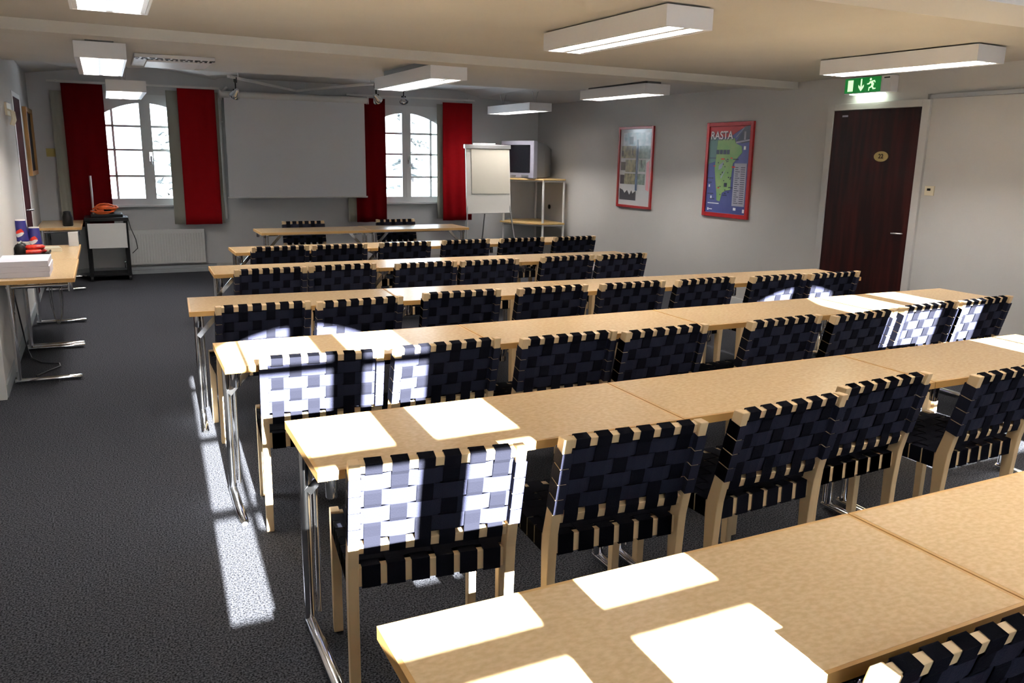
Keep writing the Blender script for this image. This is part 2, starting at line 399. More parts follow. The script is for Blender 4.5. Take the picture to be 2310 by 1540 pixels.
# ------------------------------------------------------------------ luminaires
def luminaire(label, x, y, zb, L, W=.31, rz=0., wires=0., ceil_z=ZC, H=.105):
    t = thing('ceiling_lamp', label, 'ceiling lamp', (x, y, zb), rz, 'white box ceiling lamps')
    l, w = L/2, W/2
    b = MB()
    b.box((-w, -l, 0), (-w+.012, l, H)); b.box((w-.012, -l, 0), (w, l, H)); b.box((-w+.012, -l, 0), (w-.012, -l+.012, H)); b.box((-w+.012, l-.012, 0), (w-.012, l, H))
    b.box((-w+.012, -l+.012, H-.01), (w-.012, l-.012, H)); b.build('housing', 'lampwhite', t)
    b = MB(); b.box((-w+.012, -l+.012, .003), (-w+.034, l-.012, .009)); b.box((w-.034, -l+.012, .003), (w-.012, l-.012, .009))
    b.box((-.016, -l+.012, .002), (.016, l-.012, .038)); nb = int(L/.085)
    for i in range(1, nb): yy = -l + L*i/nb; b.box((-w+.02, yy-.003, .004), (w-.02, yy+.003, .036))
    b.build('louver', 'louver', t)
    for sx in (-1, 1):
        b = MB(); b.tube([(sx*w*.5, -l+.05, .060), (sx*w*.5, l-.05, .060)], .013, 8); b.build('lamp_tube', 'tube', t)
    top = ceil_z - zb
    if wires:
        for sy in (-1, 1):
            b = MB(); b.tube([(0, sy*l*.75, H), (-.05, sy*l*.75, top)], .004, 6); b.tube([(0, sy*l*.75, H), (.05, sy*l*.75, top)], .004, 6); b.build('hanging_wire', 'alu', t)
    else:
        b = MB(); b.box((-w*.55, -l*.9, H), (w*.55, l*.9, top+.002)); b.build('mounting_base', 'greyp', t)
    return t
luminaire('large white box lamp on ceiling before the beam, above the middle of the tables', 2.72, 4.205, 2.25, 1.23, .30, R(1.9))
luminaire('white box lamp on ceiling directly above the green exit sign', 5.235, 4.33, 2.25, 1.24, .31, R(4.5))
luminaire('bright white box lamp at the top edge, nearest over the aisle', .085, 4.05, 2.25, 1.23, .34)
luminaire('white box lamp just past the beam, beside the ceiling vent', .04, 7.17, 2.2, 1.46, .32)
luminaire('white box lamp past the beam, over the right half of projection screen', 2.56, 7.21, 2.2, 1.46, .32, R(1))
luminaire('white box lamp past the beam, nearest the right wall posters', 5.205, 7.94, 2.25, 1.24, .32, R(2), 0, 2.43)
luminaire('white box lamp hung on wires in front of the first window', .25, 9.55, 2.14, 1.32, .35, 0, 1, 2.53)
luminaire('white box lamp hung on wires over the flip chart', 5.24, 10.6, 2.19, 1.27, .335, R(1.5), 1, 2.46)

luminaire('added unseen box lamp above the nearest tables, on the camera side of the front beam', 2.78, 1.2, 2.25, 1.23, .30)  # added out of view to brighten the near tables
luminaire('added unseen box lamp over the right end of the nearest tables, beyond the frame', 5.25, 1.2, 2.25, 1.23, .30)  # second added lamp, also out of view, lights the near tables
# ceiling cassette vent
t = thing('ceiling_vent', 'white ceiling cassette with dark slots beside the aisle lamp', 'vent', (.60, 7.98, ZC))
b = MB(); b.box((-.31, -.40, -.03), (.31, .40, 0)); b.build('frame', 'lampwhite', t, .006)
b = MB(); b.box((-.21, -.22, -.045), (.21, .34, -.03)); b.build('panel', 'lampwhite', t, .004)
b = MB()
for i in range(11): x = -.29+.058*i-.0; b.box((x-.02, -.385, -.034), (x+.02, -.335, -.029))
for i in range(16): x = -.285+.038*i; b.box((x-.009, -.30, -.034), (x+.009, -.25, -.029))
b.build('slots', 'black', t)

# ------------------------------------------------------------------ right wall: door, sign, posters ...
def yz(y, z): return (y, z)
t = bpy.data.objects.new('door_1', None); COL.objects.link(t); t.location = (XR, 5.44, 0); struct(t, 'dark mahogany door on the right wall')
b = MB(); b.box((-.02, -.475, .006), (.0, .475, 2.063)); b.build('leaf', 'mahog', t)
b = MB()
for s in (-1, 1): b.box((-.03, min(s*.478, s*.55), 0), (.0, max(s*.478, s*.55), 2.125))
b.box((-.03, -.478, 2.066), (.0, .478, 2.125)); b.build('casing', 'wall', t, .003)
b = MB(); b.tube([(-.02, -.43, .99), (-.06, -.43, .99), (-.06, -.34, .985)], .009, 8); b.lathe([(.022, 0), (.022, .004)], (0, 0, 0), 12); b.build('handle', 'chrome', t)
b = MB(); n = 24
b.prism([(.077*math.cos(2*PI*i/n), .045*math.sin(2*PI*i/n)) for i in range(n)], lambda y, z: (-.027, y-.112, z+1.65), lambda y, z: (-.02, y-.112, z+1.65)); pl = b.build('number_plate', 'brass', t)
b = MB(); b.box((-.0225, .31, 2.006), (-.02, .375, 2.022)); b.build('closer_label', 'silver', t)

def text_mesh(name, s, size, m, parent, loc, rot, bold=0.):
    cu = bpy.data.curves.new('lettering', 'FONT'); cu.body = s; cu.size = size; cu.align_x = 'CENTER'; cu.align_y = 'CENTER'; cu.extrude = .0006; cu.offset = bold
    tmp = bpy.data.objects.new('tmp', cu); COL.objects.link(tmp)
    dg = bpy.context.evaluated_depsgraph_get(); me = bpy.data.meshes.new_from_object(tmp.evaluated_get(dg))
    bpy.data.objects.remove(tmp); bpy.data.curves.remove(cu)
    me.materials.clear(); me.materials.append(M[m]); o = bpy.data.objects.new(name, me); COL.objects.link(o); o.parent = parent
    o.location = loc; o.rotation_euler = rot
    return o
RW = (PI/2, 0, -PI/2)        # lettering on the right wall, read from the room
text_mesh('lettering', '22', .055, 'mahog', t, (-.0285, -.112, 1.65), RW, .001)

t = thing('exit_sign', 'green illuminated emergency exit sign box above the dark door', 'sign', (XR-.05, 5.50, 2.272))
b = MB(); b.box((-.045, -.25, -.07), (.05, .255, .07)); b.build('housing', 'lampwhite', t, .004)
b = MB(); b.box((-.049, -.145, -.062), (-.045, .25, .066)); b.build('face', 'green', t)
b = MB(); b.box((-.035, -.14, -.076), (.03, .2, -.0705)); b.build('lamp_strip', 'exitlamp', t)
b = MB()
F = lambda y, z: (-.0505, y, z); Bk = lambda y, z: (-.049, y, z)
def mir(poly): return [(-(p[0]), p[1]) for p in poly]
# local y runs right-to-left seen from the room: mirror a drawing made in (right, up)
def draw(poly): b.prism(mir(poly), F, Bk)
draw([(-.215, -.048), (-.155, -.048), (-.155, .05), (-.215, .05)])
draw([(-.072, .055), (-.058, .055), (-.058, -.015), (-.035, .005), (-.035, -.015), (-.065, -.052), (-.095, -.015), (-.095, .005), (-.072, -.015)])
draw([(.036+.011*math.cos(i*PI/5), .046+.011*math.sin(i*PI/5)) for i in range(10)])
draw([(.03, .03), (.055, .03), (.075, .005), (.07, -.012), (.05, -.002)])
draw([(.03, .03), (.018, .014), (.0, .012), (.0, .002), (.024, .003), (.04, .016)])
draw([(.052, .033), (.08, .036), (.09, .018), (.082, .014), (.075, .026), (.05, .022)])
draw([(.05, -.002), (.038, -.018), (.022, -.02), (.018, -.052), (.026, -.052), (.031, -.03), (.048, -.026), (.062, -.008)])
draw([(.062, -.008), (.074, -.03), (.096, -.03), (.096, -.04), (.066, -.042), (.05, -.015)])
b.build('pictogram', 'exitwhite', t)
b = MB(); b.box((-.0465, -.235, .045), (-.045, -.175, .055)); b.build('small_print', 'black', t)

t = thing('screen_rail', 'grey aluminium rail on the right wall beyond the door', 'rail', (XR, 3.7, 2.14))
b = MB(); b.box((-.035, -1.2, -.017), (0, 1.205, .02)); b.build('rail', 'alu', t, .003)
b = MB(); b.box((-.04, 1.19, -.02), (0, 1.21, .022)); b.build('end_cap', 'greyp', t)
t = thing('light_switch', 'small cream light switch on the wall right of the door', 'light switch', (XR, 4.81, 1.37))
b = MB(); b.box((-.012, -.045, -.04), (0, .045, .04)); b.build('plate', 'cream', t, .003)
b = MB(); b.box((-.016, -.012, .0), (-.012, .018, .02)); b.build('rocker', 'black', t)

def poster_frame(t, hw, z0, z1, fw):
    b = MB()
    b.box((-.028, -hw, z0), (0, -hw+fw, z1)); b.box((-.028, hw-fw, z0), (0, hw, z1)); b.box((-.028, -hw+fw, z0), (0, hw-fw, z0+fw)); b.box((-.028, -hw+fw, z1-fw), (0, hw-fw, z1))
    b.build('frame', 'frame_red', t, .003)
t = thing('framed_poster', 'red-framed map poster on the right wall, nearer the door', 'poster', (XR, 7.385, 0))
poster_frame(t, .385, .962, 2.008, .045)
b = MB(); b.box((-.012, -.345, 1.0), (-.002, .345, 1.97))
M['mapblue'] = mat('poster_blue', (.04, .055, .20), .35, noise=(3, (.07, .085, .25), .35, .7)); M['mapgreen'] = mat('poster_green', (.16, .32, .11), .4, noise=(7, (.24, .36, .13), .35, .7))
M['mapteal'] = mat('poster_teal', (.06, .13, .13), .4); M['mapgrey'] = mat('poster_legend', (.36, .36, .44), .4); M['ink'] = mat('poster_ink', (.015, .02, .05), .4); M['lake'] = mat('poster_lake', (.27, .32, .42), .4)
b.build('print', 'mapblue', t)
def pat(name, polys, m, d=.0125):
    b = MB()
    for poly in polys: b.prism([(-(u-.5)*.69, 1.0+v*.97) for u, v in poly], lambda y, z: (-d-.0008, y, z), lambda y, z: (-.012, y, z))
    return b.build(name, m, t)
def rc(u0, v0, u1, v1): return [(u0, v0), (u1, v0), (u1, v1), (u0, v1)]
pat('header_band', [[(0, .88), (0, 1), (1, 1), (.86, .985), (.62, .91), (.5, .87)]], 'frame_red')
pat('coast_patch', [[(0, .56), (.2, .6), (.22, .88), (0, .88)]], 'mapteal', .0128)
pat('map_land', [[(.22, .84), (.62, .86), (.66, .80), (.8, .77), (.82, .70), (.72, .64), (.62, .58), (.60, .42), (.60, .28), (.50, .27), (.40, .24), (.36, .14), (.28, .15), (.26, .25), (.22, .38), (.18, .52), (.2, .66)]], 'mapgreen', .0131)
pat('map_lake', [[(.28, .55), (.40, .60), (.36, .52), (.28, .50)], [(.44, .50), (.48, .54), (.36, .40), (.34, .42)]], 'lake', .0134)
pat('legend', [rc(.66, .10, .95, .58)], 'mapgrey', .0134)
pat('legend_lines', [rc(.69, .13+.0235*i, .76 if i % 3 else .8, .137+.0235*i) for i in range(18)] + [rc(.82, .13+.0235*i, .92, .137+.0235*i) for i in range(18)], 'ink', .0137)
pat('house_picture', [[(.66, .82), (.86, .985), (1, 1), (1, .82), (.8, .80)]], 'ink', .0134)
pat('house_wall', [rc(.84, .84, .88, .93), [(.66, .86), (.84, .97), (.82, .975), (.66, .875)], [(.66, .80), (.98, .83), (.98, .845), (.66, .82)]], 'mapgrey', .0138)
rng = random.Random(3)
marks = [rc(u, v, u+.022, v+.012) for u, v in [(.25+.33*rng.random(), .2+.45*rng.random()) for _ in range(26)]]
marks += [rc(.03, .4, .16, .41), rc(.02, .35, .12, .36), rc(.04, .22, .18, .23), rc(.10, .16, .22, .17), rc(.62, .62, .74, .63), rc(.55, .30, .65, .31), rc(.42, .21, .52, .22), rc(.03, .63, .2, .64)]
marks += [rc(.2+.085*i, .68, .27+.085*i, .73) for i in range(4)] + [rc(.44, .31, .51, .355)]
pat('map_marks', marks, 'ink', .0137)  # small printed marks scattered over the map
pat('map_red_marks', [rc(.33, .62, .41, .632), rc(.56, .63, .6, .642), rc(.6, .53, .68, .545), rc(.15, .54, .2, .55), rc(.28, .29, .33, .298)], 'emred', .0139)
pat('white_marks', [rc(.06, .11, .34, .12), rc(.1, .04, .18, .05), rc(.06, .03, .09, .06), rc(.7, .05, .76, .08), rc(.92, .03, .96, .07), rc(.85, .73, .9, .77), rc(.06, .30, .09, .33), rc(.12, .17, .15, .2)], 'emwhite', .0137)  # white printed marks around the map
text_mesh('lettering', 'RASTA', .125, 'emwhite', t, (-.0145, .135, 1.862), RW, .002)
text_mesh('lettering_shadow', 'RASTA', .125, 'ink', t, (-.0141, .128, 1.855), RW, .004)

t = thing('framed_poster', 'red-framed photo collage poster on the right wall, nearer the TV', 'poster', (XR, 9.21, 0))
poster_frame(t, .395, .957, 2.002, .032)
b = MB(); b.box((-.012, -.365, .985), (-.002, .365, 1.975)); b.build('print', 'posterglass', t)
M['ph1'] = mat('photo_dark', (.03, .03, .045), .15); M['ph2'] = mat('photo_sepia', (.32, .31, .2), .15, noise=(18, (.12, .12, .09), .4, .62)); M['ph3'] = mat('photo_green', (.25, .32, .29), .15, noise=(20, (.1, .15, .14), .4, .62))
M['ph4'] = mat('photo_pink', (.6, .24, .28), .15); M['ph5'] = mat('photo_sky', (.35, .47, .55), .15, noise=(9, (.7, .75, .8), .4, .6)); M['ph6'] = mat('photo_blue', (.05, .09, .17), .15)
def pat2(name, polys, m, d=.0128):
    b = MB()
    for poly in polys: b.prism([(-(u-.5)*.73, .985+v*.99) for u, v in poly], lambda y, z: (-d-.0008, y, z), lambda y, z: (-.012, y, z))
    return b.build(name, m, t)
pat2('top_photo', [rc(.1, .78, .95, .95)], 'ph5'); pat2('sepia_photos', [rc(.05, .62, .5, .78), rc(.2, .44, .52, .6), rc(.18, .28, .52, .42)], 'ph2', .0132)
pat2('green_photos', [rc(.62, .62, .95, .78), rc(.62, .45, .82, .6), rc(.6, .28, .82, .42)], 'ph3', .0132); pat2('dark_photos', [rc(.05, .46, .19, .57), rc(.04, .28, .17, .40), rc(.3, .8, .42, .9), rc(.06, .64, .12, .72), rc(.4, .66, .43, .76), rc(.68, .5, .72, .6)], 'ph1', .0136)
pat2('pink_photo', [[(.86, .22), (.95, .2), (.95, .6), (.86, .56)]], 'ph4', .0134); pat2('blue_strip', [rc(.53, .2, .59, .86)], 'ph6', .0138)
pat2('skyline_photo', [[(.04, .07), (.56, .07), (.56, .2), (.46, .16), (.42, .2), (.36, .14), (.28, .2), (.2, .16), (.14, .2), (.04, .22)]], 'ph1', .0134)

# ------------------------------------------------------------------ left wall: doors and wall things
def lw(y): return xl(y)
t = bpy.data.objects.new('door_2', None); COL.objects.link(t); t.location = (lw(9.86), 9.86, 0); struct(t, 'dark door on the left wall')
b = MB(); b.box((-.004, -.36, .006), (.012, .36, 2.09)); b.build('leaf', 'darkred', t)
b = MB(); b.box((-.012, -.43, 0), (.013, -.362, 2.14)); b.box((-.012, .362, 0), (.013, .43, 2.14)); b.box((-.012, -.362, 2.094), (.013, .362, 2.14)); b.build('casing', 'white', t, .003)
b = MB(); b.tube([(.02, -.30, 1.0), (.07, -.30, 1.0), (.07, -.2, 1.0)], .009, 8); b.build('handle', 'chrome', t)
t = bpy.data.objects.new('door_3', None); COL.objects.link(t); t.location = (-.83, 5.59, 0); struct(t, 'dark red door at the near end of the left wall')
b = MB(); b.box((-.03, -.485, .006), (.02, .485, 2.07)); b.build('leaf', 'darkred', t)
b = MB(); b.box((-.03, .455, 0), (.137, .492, 2.08)); b.box((-.03, -.492, 0), (.137, -.455, 2.08)); b.build('casing', 'white', t)
t = thing('notice_board', 'wood-framed dark notice board on the left wall near the corner', 'notice board', (lw(11.2), 11.2, 0))
b = MB(); b.box((0, -.42, 1.33), (.02, .42, 2.02)); b.build('panel', 'cork', t)
b = MB(); b.box((0, -.45, 1.30), (.045, -.40, 2.05)); b.box((0, .40, 1.30), (.045, .45, 2.05)); b.box((0, -.4, 1.30), (.045, .4, 1.35)); b.box((0, -.4, 2.0), (.045, .4, 2.05)); b.build('frame', 'oakframe', t, .003)
t = thing('coat_hook_rack', 'small pale hook rack high on the left wall before the door', 'hook rack', (lw(8.75), 8.75, 1.9))
b = MB(); b.box((0, -.18, -.02), (.02, .18, .09)); b.build('backplate', 'cream', t, .003)
for y in (-.14, -.05, .05, .14):
    b = MB(); b.tube([(.02, y, .03), (.045, y, .02), (.05, y, -.05), (.03, y, -.10)], .009, 7); b.build('hook', 'cream', t)

# ------------------------------------------------------------------ conference table template
TL, TD, TZ = 1.224, .50, .73
def make_table():
    root = thing('folding_table', '', 'table')
    l, d = TL/2, TD/2
    b = MB(); b.box((-l+.010, -d+.010, TZ-.026), (l-.010, d-.010, TZ)); top = b.build('tabletop', 'lino', root)
    b = MB()
    b.box((-l, -d, TZ-.028), (l, -d+.010, TZ-.0004)); b.box((-l, d-.010, TZ-.028), (l, d, TZ-.0004)); b.box((-l, -d+.010, TZ-.028), (-l+.010, d-.010, TZ-.0004)); b.box((l-.010, -d+.010, TZ-.028), (l, d-.010, TZ-.0004))
    b.build('edge_band', 'edge', top)
    b = MB(); b.box((-l+.09, .135, .682), (l-.09, .165, .702)); b.build('frame_rail', 'chrome', root, .003)
    for s in (-1, 1):
        x = s*(l-.045)
        b = MB(); b.tube([(x, .185, .03), (x, .185, .70)], .0185, 12); b.tube([(x-s*.032, .185, .05), (x-s*.032, .185, .69)], .0085, 8)
        b.tube([(x, .205, .68), (x, -.20, .68)], .013, 10)
        leg = b.build('leg', 'chrome', root)
        b = MB(); b.tube([(x, .215, .022), (x, .20, .022), (x, -.215, .022), (x, -.235, .022)], [.014, .018, .018, .012], 12, sx=1.15); b.build('foot', 'chrome', leg)
        b = MB(); b.tube([(x, -.215, .635), (x, -.215, .64), (x, -.215, .702)], [.012, .0175, .0175], 14); b.build('locking_knob', 'chrome', leg)
        b = MB(); p = Vector((x-s*.005, .170, .50)); q = Vector((x-s*.185, .170, .70)); u = (q-p).normalized(); w = Vector((0, 1, 0)); nn = u.cross(w)
        b.obox((p+q)/2, u*((q-p).length/2), w*.005, nn*.0145); b.build('brace', 'chrome', root)
    return root
TPROTO = make_table(); TUSED = False
def place_table(label, cx, cy, rz=0., group='folding conference tables', sx=1., sy=1.):
    global TUSED
    o = copy_tree(TPROTO) if TUSED else TPROTO
    TUSED = True
    o.location = (cx, cy, 0); o.rotation_euler = (0, 0, rz); o.scale = (sx, sy, 1)
    tag(o, label, 'table', group); return o
ORD = ['first', 'second', 'third', 'fourth', 'fifth', 'sixth', 'seventh', 'eighth']
ROWT = ['row nearest the projection screen', 'second row from the screen', 'third row from the screen', 'fourth row from the screen', 'fifth row from the screen', 'nearest row in front']
# rows: start (x, y centre), end (x, y centre), count
TR = [((.98, 7.815), (4.655, 7.815), 3), ((.655, 6.49), (4.335, 6.39), 3), ((.37, 5.045), (5.225, 4.735), 4),
      ((.38, 3.705), (5.29, 3.62), 4), ((.465, 2.415), (4.235, 2.375), 3), ((.39, 1.125), (2.86, 1.130), 2)]
for r, (a, c, n) in enumerate(TR):
    dx, dy = (c[0]-a[0])/n, (c[1]-a[1])/n; ang = math.atan2(dy, dx)
    for k in range(n):
        where = 'aisle-end' if k == 0 else ('far-end' if (k == n-1 and r != 5) else ORD[k])
        lab = 'beige-topped folding table, %s one in the %s' % (where, ROWT[r])
        place_table(lab, a[0]+dx*(k+.5), a[1]+dy*(k+.5), ang, sx=math.hypot(dx, dy)/TL*.9965, sy=.94 if r == 5 else 1.)
place_table('left presenter table facing the room, directly below the projection screen', 2.127, 9.68, PI, 'presenter tables', 1.02, 1.16)
place_table('right presenter table facing the room, in front of the second window', 3.385, 9.72, PI, 'presenter tables', 1.02, 1.16)
place_table('folding side table at left wall carrying the paper reams', -.478, 6.965, PI/2, 'side tables along the left wall', .945, .92)
place_table('folding side table at left wall carrying cups and red packets', -.485, 8.12, PI/2, 'side tables along the left wall', .935, .92)
place_table('folding side table in the back left corner behind the trolley', -.517, 11.20, PI/2, 'side tables along the left wall', .93, .90)

# ------------------------------------------------------------------ webbed chair template
CW = .2365           # post centre x
def make_chair():
    root = thing('webbed_chair', '', 'chair')
    KZ, TZc, LEAN = .42, .797, .095
    th = math.atan2(LEAN, TZc-KZ); dirv = Vector((0, -math.sin(th), math.cos(th))); nrm = Vector((0, -math.cos(th), -math.sin(th))); K = Vector((0, 0, KZ))
    def P(x, s, nn): v = K + dirv*s + nrm*nn; return (x, v.y, v.z)
    SL = math.hypot(LEAN, TZc-KZ)
    def polybar(b, x, pts):
        # pts: (y, z, half depth); quads swept in the yz plane
        vs = []
        for y, z, h in pts:
            for sx in (-.0155, .0155):
                vs += [(x+sx, y-h, z), (x+sx, y+h, z)]
        fs = []
        for i in range(len(pts)-1):
            a = i*4; c = a+4
            fs += [(a, a+1, c+1, c), (a+3, a+2, c+2, c+3), (a+2, a, c, c+2), (a+1, a+3, c+3, c+1)]
        fs += [(0, 2, 3, 1)]; e = (len(pts)-1)*4; fs += [(e, e+1, e+3, e+2)]
        b.add(vs, fs)
    for s in (-1, 1):
        b = MB(); polybar(b, s*CW, [(.004, 0, .017), (.004, .30, .022), (.002, .40, .027), (-.004, .45, .026), (-.022, .52, .0235), (-LEAN, TZc, .0215)]); b.build('leg', 'beech', root, .003)
    for s in (-1, 1):
        b = MB(); polybar(b, s*CW, [(.405, 0, .016), (.405, .30, .020), (.405, .447, .022)]); b.build('leg', 'beech', root, .003)
    xi = CW-.0155
    for s0, nm in ((SL-.021, 'back_rail'), (.091, 'back_rail')):
        b = MB(); c = K + dirv*s0; c = c - nrm*.003; b.obox((0, c.y, c.z), (xi, 0, 0), nrm*.0125, dirv*.0150); b.build(nm, 'beech', root, .002)
    b = MB(); b.box((-xi, -.006, .378), (xi, .02, .438)); b.build('seat_rail', 'beech', root, .002)
    b = MB(); b.box((-xi, .392, .378), (xi, .418, .438)); b.build('seat_rail', 'beech', root, .002)
    for s in (-1, 1):
        b = MB(); b.box((s*CW-.013, .02, .378), (s*CW+.013, .385, .438)); b.build('seat_rail', 'beech', root, .002)
    # webbing -------------------------------------------------
    def ribbon(b, path, wdir, w, t, mi, normal):
        """closed ribbon: path of 3D points, width along wdir, thickness outwards along normal(i)"""
        n = len(path); vs = []
        for i, p in enumerate(path):
            p = Vector(p); nn = normal[i]
            vs += [p-wdir*w/2, p+wdir*w/2, p+wdir*w/2+nn*t, p-wdir*w/2+nn*t]
        fs = []
        for i in range(n):
            a = i*4; c = ((i+1) % n)*4
            for k in range(4): fs.append((a+k, a+(k+1) % 4, c+(k+1) % 4, c+k))
        b.add(vs, fs, mi)
    NV, NH = 6, 4
    vx = [-.183+.0732*i for i in range(NV)]; hs0, hs1 = .124, SL-.0405; hp = (hs1-hs0)/NH; hs = [hs0+hp*(j+.5) for j in range(NH)]
    nr, nf, am, T = .003, -.0215, .0026, .0018
    b = MB()
    for j, s in enumerate(hs):
        path = []; nor = []
        for side in (1, -1):
            base = nr if side > 0 else -nf; pw = .0245
            pts = [(-CW-.017, pw), (-CW+.017, pw), (-CW+.0172, base)]
            for i, x in enumerate(vx):
                sg = 1 if (i+j) % 2 else -1
                pts += [(x-.02, base+sg*am), (x+.02, base+sg*am)]
            pts += [(CW-.0172, base), (CW-.017, pw), (CW+.017, pw)]
            if side < 0: pts = pts[::-1]
            for x, o in pts: path.append(P(x, s, side*o)); nor.append(nrm*side)
        ribbon(b, path, dirv, hp-.0035, T, 0, nor)
    for i, x in enumerate(vx):
        path = []; nor = []
        for side in (1, -1):
            e = .0078 if side > 0 else -.003; pts = [(.091-.0170, e), (.091+.0160, e)]
            for j, s in enumerate(hs):
                sg = -1 if (i+j) % 2 else 1
                pts += [(s-.018, sg*am), (s+.018, sg*am)]
            pts += [(SL-.021-.0160, e), (SL-.021+.0170, e)]
            if side < 0: pts = pts[::-1]
            for s, o in pts: path.append(P(x, s, side*((nr if side > 0 else -nf)+o))); nor.append(nrm*side)
        ribbon(b, path, Vector((1, 0, 0)), .0475, T, 1, nor)
    b.build('backrest', ['weft', 'warp'], root)
    b = MB(); NY = 6; sy = [.055+.0585*j for j in range(NY)]; zt, zb = .4405, .3755
    for i, x in enumerate(vx):
        path = []; nor = []
        pts = [(-.0085, 0)]
        for j, y in enumerate(sy): sg = 1 if (i+j) % 2 else -1; pts += [(y-.018, sg*am), (y+.018, sg*am)]
        pts += [(.4205, 0)]
        for y, o in pts: path.append((x, y, zt+.001+o)); nor.append(Vector((0, 0, 1)))
        for y, o in pts[::-1]: path.append((x, y, zb+.0)); nor.append(Vector((0, 0, -1)))
        ribbon(b, path, Vector((1, 0, 0)), .0545, T, 1, nor)
    for j, y in enumerate(sy):
        path = []; nor = []
        pts = [(-CW-.0145, 0)]
        for i, x in enumerate(vx): sg = -1 if (i+j) % 2 else 1; pts += [(x-.02, sg*am), (x+.02, sg*am)]
        pts += [(CW+.0145, 0)]
        for x, o in pts: path.append((x, y, zt+.001+o)); nor.append(Vector((0, 0, 1)))
        for x, o in pts[::-1]: path.append((x, y, zb+.004)); nor.append(Vector((0, 0, -1)))
        ribbon(b, path, Vector((0, 1, 0)), .053, T, 1, nor)
    b.build('seat', ['weft', 'warp'], root)
    return root
CPROTO = make_chair(); CUSED = False
def place_chair(label, xt, yt, rz=0., group='navy webbed chairs', w=1.0):
    """xt, yt: plan position of the middle of the backrest top edge"""
    global CUSED
    o = copy_tree(CPROTO) if CUSED else CPROTO
    CUSED = True
    m = Matrix.Rotation(rz, 2); off = m @ Vector((0, .095))
    o.location = (xt+off.x, yt+off.y, 0); o.rotation_euler = (0, 0, rz)
    tag(o, label, 'chair', group); return o
CR = [
 [(1.337,7.375,4),(1.863,7.364,2),(2.494,7.394,1),(3.134,7.44,2),(3.749,7.442,2),(4.345,7.41,3)],
 [(1.008,5.96,2),(1.531,5.985,2),(2.163,5.922,2),(2.69,5.90,1),(3.414,5.927,2),(3.939,5.90,3)],
 [(.72,4.542,0),(1.249,4.505,3),(1.897,4.561,-1),(2.506,4.523,1),(3.097,4.498,0),(3.68,4.471,1.5),(4.300,4.418,-1),(4.815,4.39,1)],
 [(.746,3.289,-5.5),(1.30,3.286,2),(1.884,3.231,0),(2.40,3.185,2),(3.145,3.158,2),(3.681,3.118,3),(4.286,3.177,3),(4.80,3.187,3)],
 [(.769,2.01,-7),(1.392,1.969,-3.5),(2.052,1.991,3),(2.606,2.075,3.3),(3.225,1.984,2)],
 [(1.31,.79,0),(.585,.72,0)]]
for r, row in enumerate(CR):
    for k, (x, y, a) in enumerate(row):
        if r == 5: lab = ['navy webbed wooden chair cut off at the lower right corner, at the nearest table', 'navy webbed wooden chair at the aisle end of the nearest table, below the frame'][k]
        else:
            where = 'at the aisle end of' if k == 0 else ('last on the right of' if (k == len(row)-1 and r != 4) else ORD[k]+' from the aisle in')
            lab = 'navy webbed wooden chair %s the %s' % (where, ROWT[r])
        place_chair(lab, x, y, R(a))
place_chair('navy webbed chair behind the left presenter table, facing the room', 2.112, 10.10, PI, 'presenter chairs')
place_chair('navy webbed chair behind the right presenter table, facing the room', 3.28, 10.12, PI, 'presenter chairs')

# ------------------------------------------------------------------ flip chart
t = thing('flip_chart', 'white flip chart on tripod legs in front of the television', 'flip chart', (4.985, 11.0, 0))
tilt = .045
b = MB()
def fp(x, z, d): return (x, d + (z-.8)*tilt*1.6, z)
b.prism([(-.35, .79), (.355, .79), (.345, 1.72), (-.345, 1.72)], lambda x, z: fp(x, z, -.012), lambda x, z: fp(x, z, .012)); b.build('board', 'board', t, .003)
b = MB(); b.prism([(-.265, 1.065), (.335, 1.065), (.33, 1.695), (-.265, 1.695)], lambda x, z: fp(x, z, -.022), lambda x, z: fp(x, z, -.0125)); b.build('paper_pad', 'pad', t)
b = MB(); b.prism([(-.365, 1.70), (.355, 1.70), (.355, 1.755), (-.365, 1.755)], lambda x, z: fp(x, z, -.04), lambda x, z: fp(x, z, .02)); b.tube([fp(-.22, 1.765, 0), fp(.12, 1.765, 0)], .012, 8); b.build('clamp_bar', 'alu', t, .004)
b = MB(); b.box((-.35, -.055, .782), (.355, -.012, .79)); b.build('pen_tray', 'alu', t)
for p, q in (((-.33, .015, .95), (-.42, -.16, 0)), ((.33, .015, .95), (.42, -.16, 0)), ((.03, .05, 1.4), (.07, .48, 0))):
    b = MB(); b.tube([p, q], .011, 8); b.tube([q, (q[0], q[1], .02)], .014, 8); b.build('leg', 'alu', t)

# ------------------------------------------------------------------ television on corner stand
t = thing('television_stand', 'tall white metal corner stand with two pine shelves under the television', 'stand', (5.86, 11.35, 0))
shp = [(-.40, .28), (-.36, .02), (-.02, -.42), (.36, -.42), (.39, .55), (-.02, .58)]
posts = [(-.36, .24), (0, -.385), (.35, -.385), (.35, .52)]
for z in (1.255, .60):
    b = MB(); b.prism(shp, lambda x, y: (x, y, z), lambda x, y: (x, y, z+.024)); b.build('shelf', 'shelfwood', t, .003)
b = MB()
for z in (1.24, .586):
    for i in range(4):
        p, q = posts[i], posts[(i+1) % 4]; b.tube([(p[0], p[1], z), (q[0], q[1], z)], .012, 8)
b.build('shelf_frame', 'white', t)
for x, y in posts:
    b = MB(); b.tube([(x, y, 0), (x, y, 1.255)], .018, 10); b.build('leg', 'white', t)
t = thing('television', 'boxy silver-grey tube television on top of the corner stand', 'television', (5.83, 11.42, 1.279), R(-70))
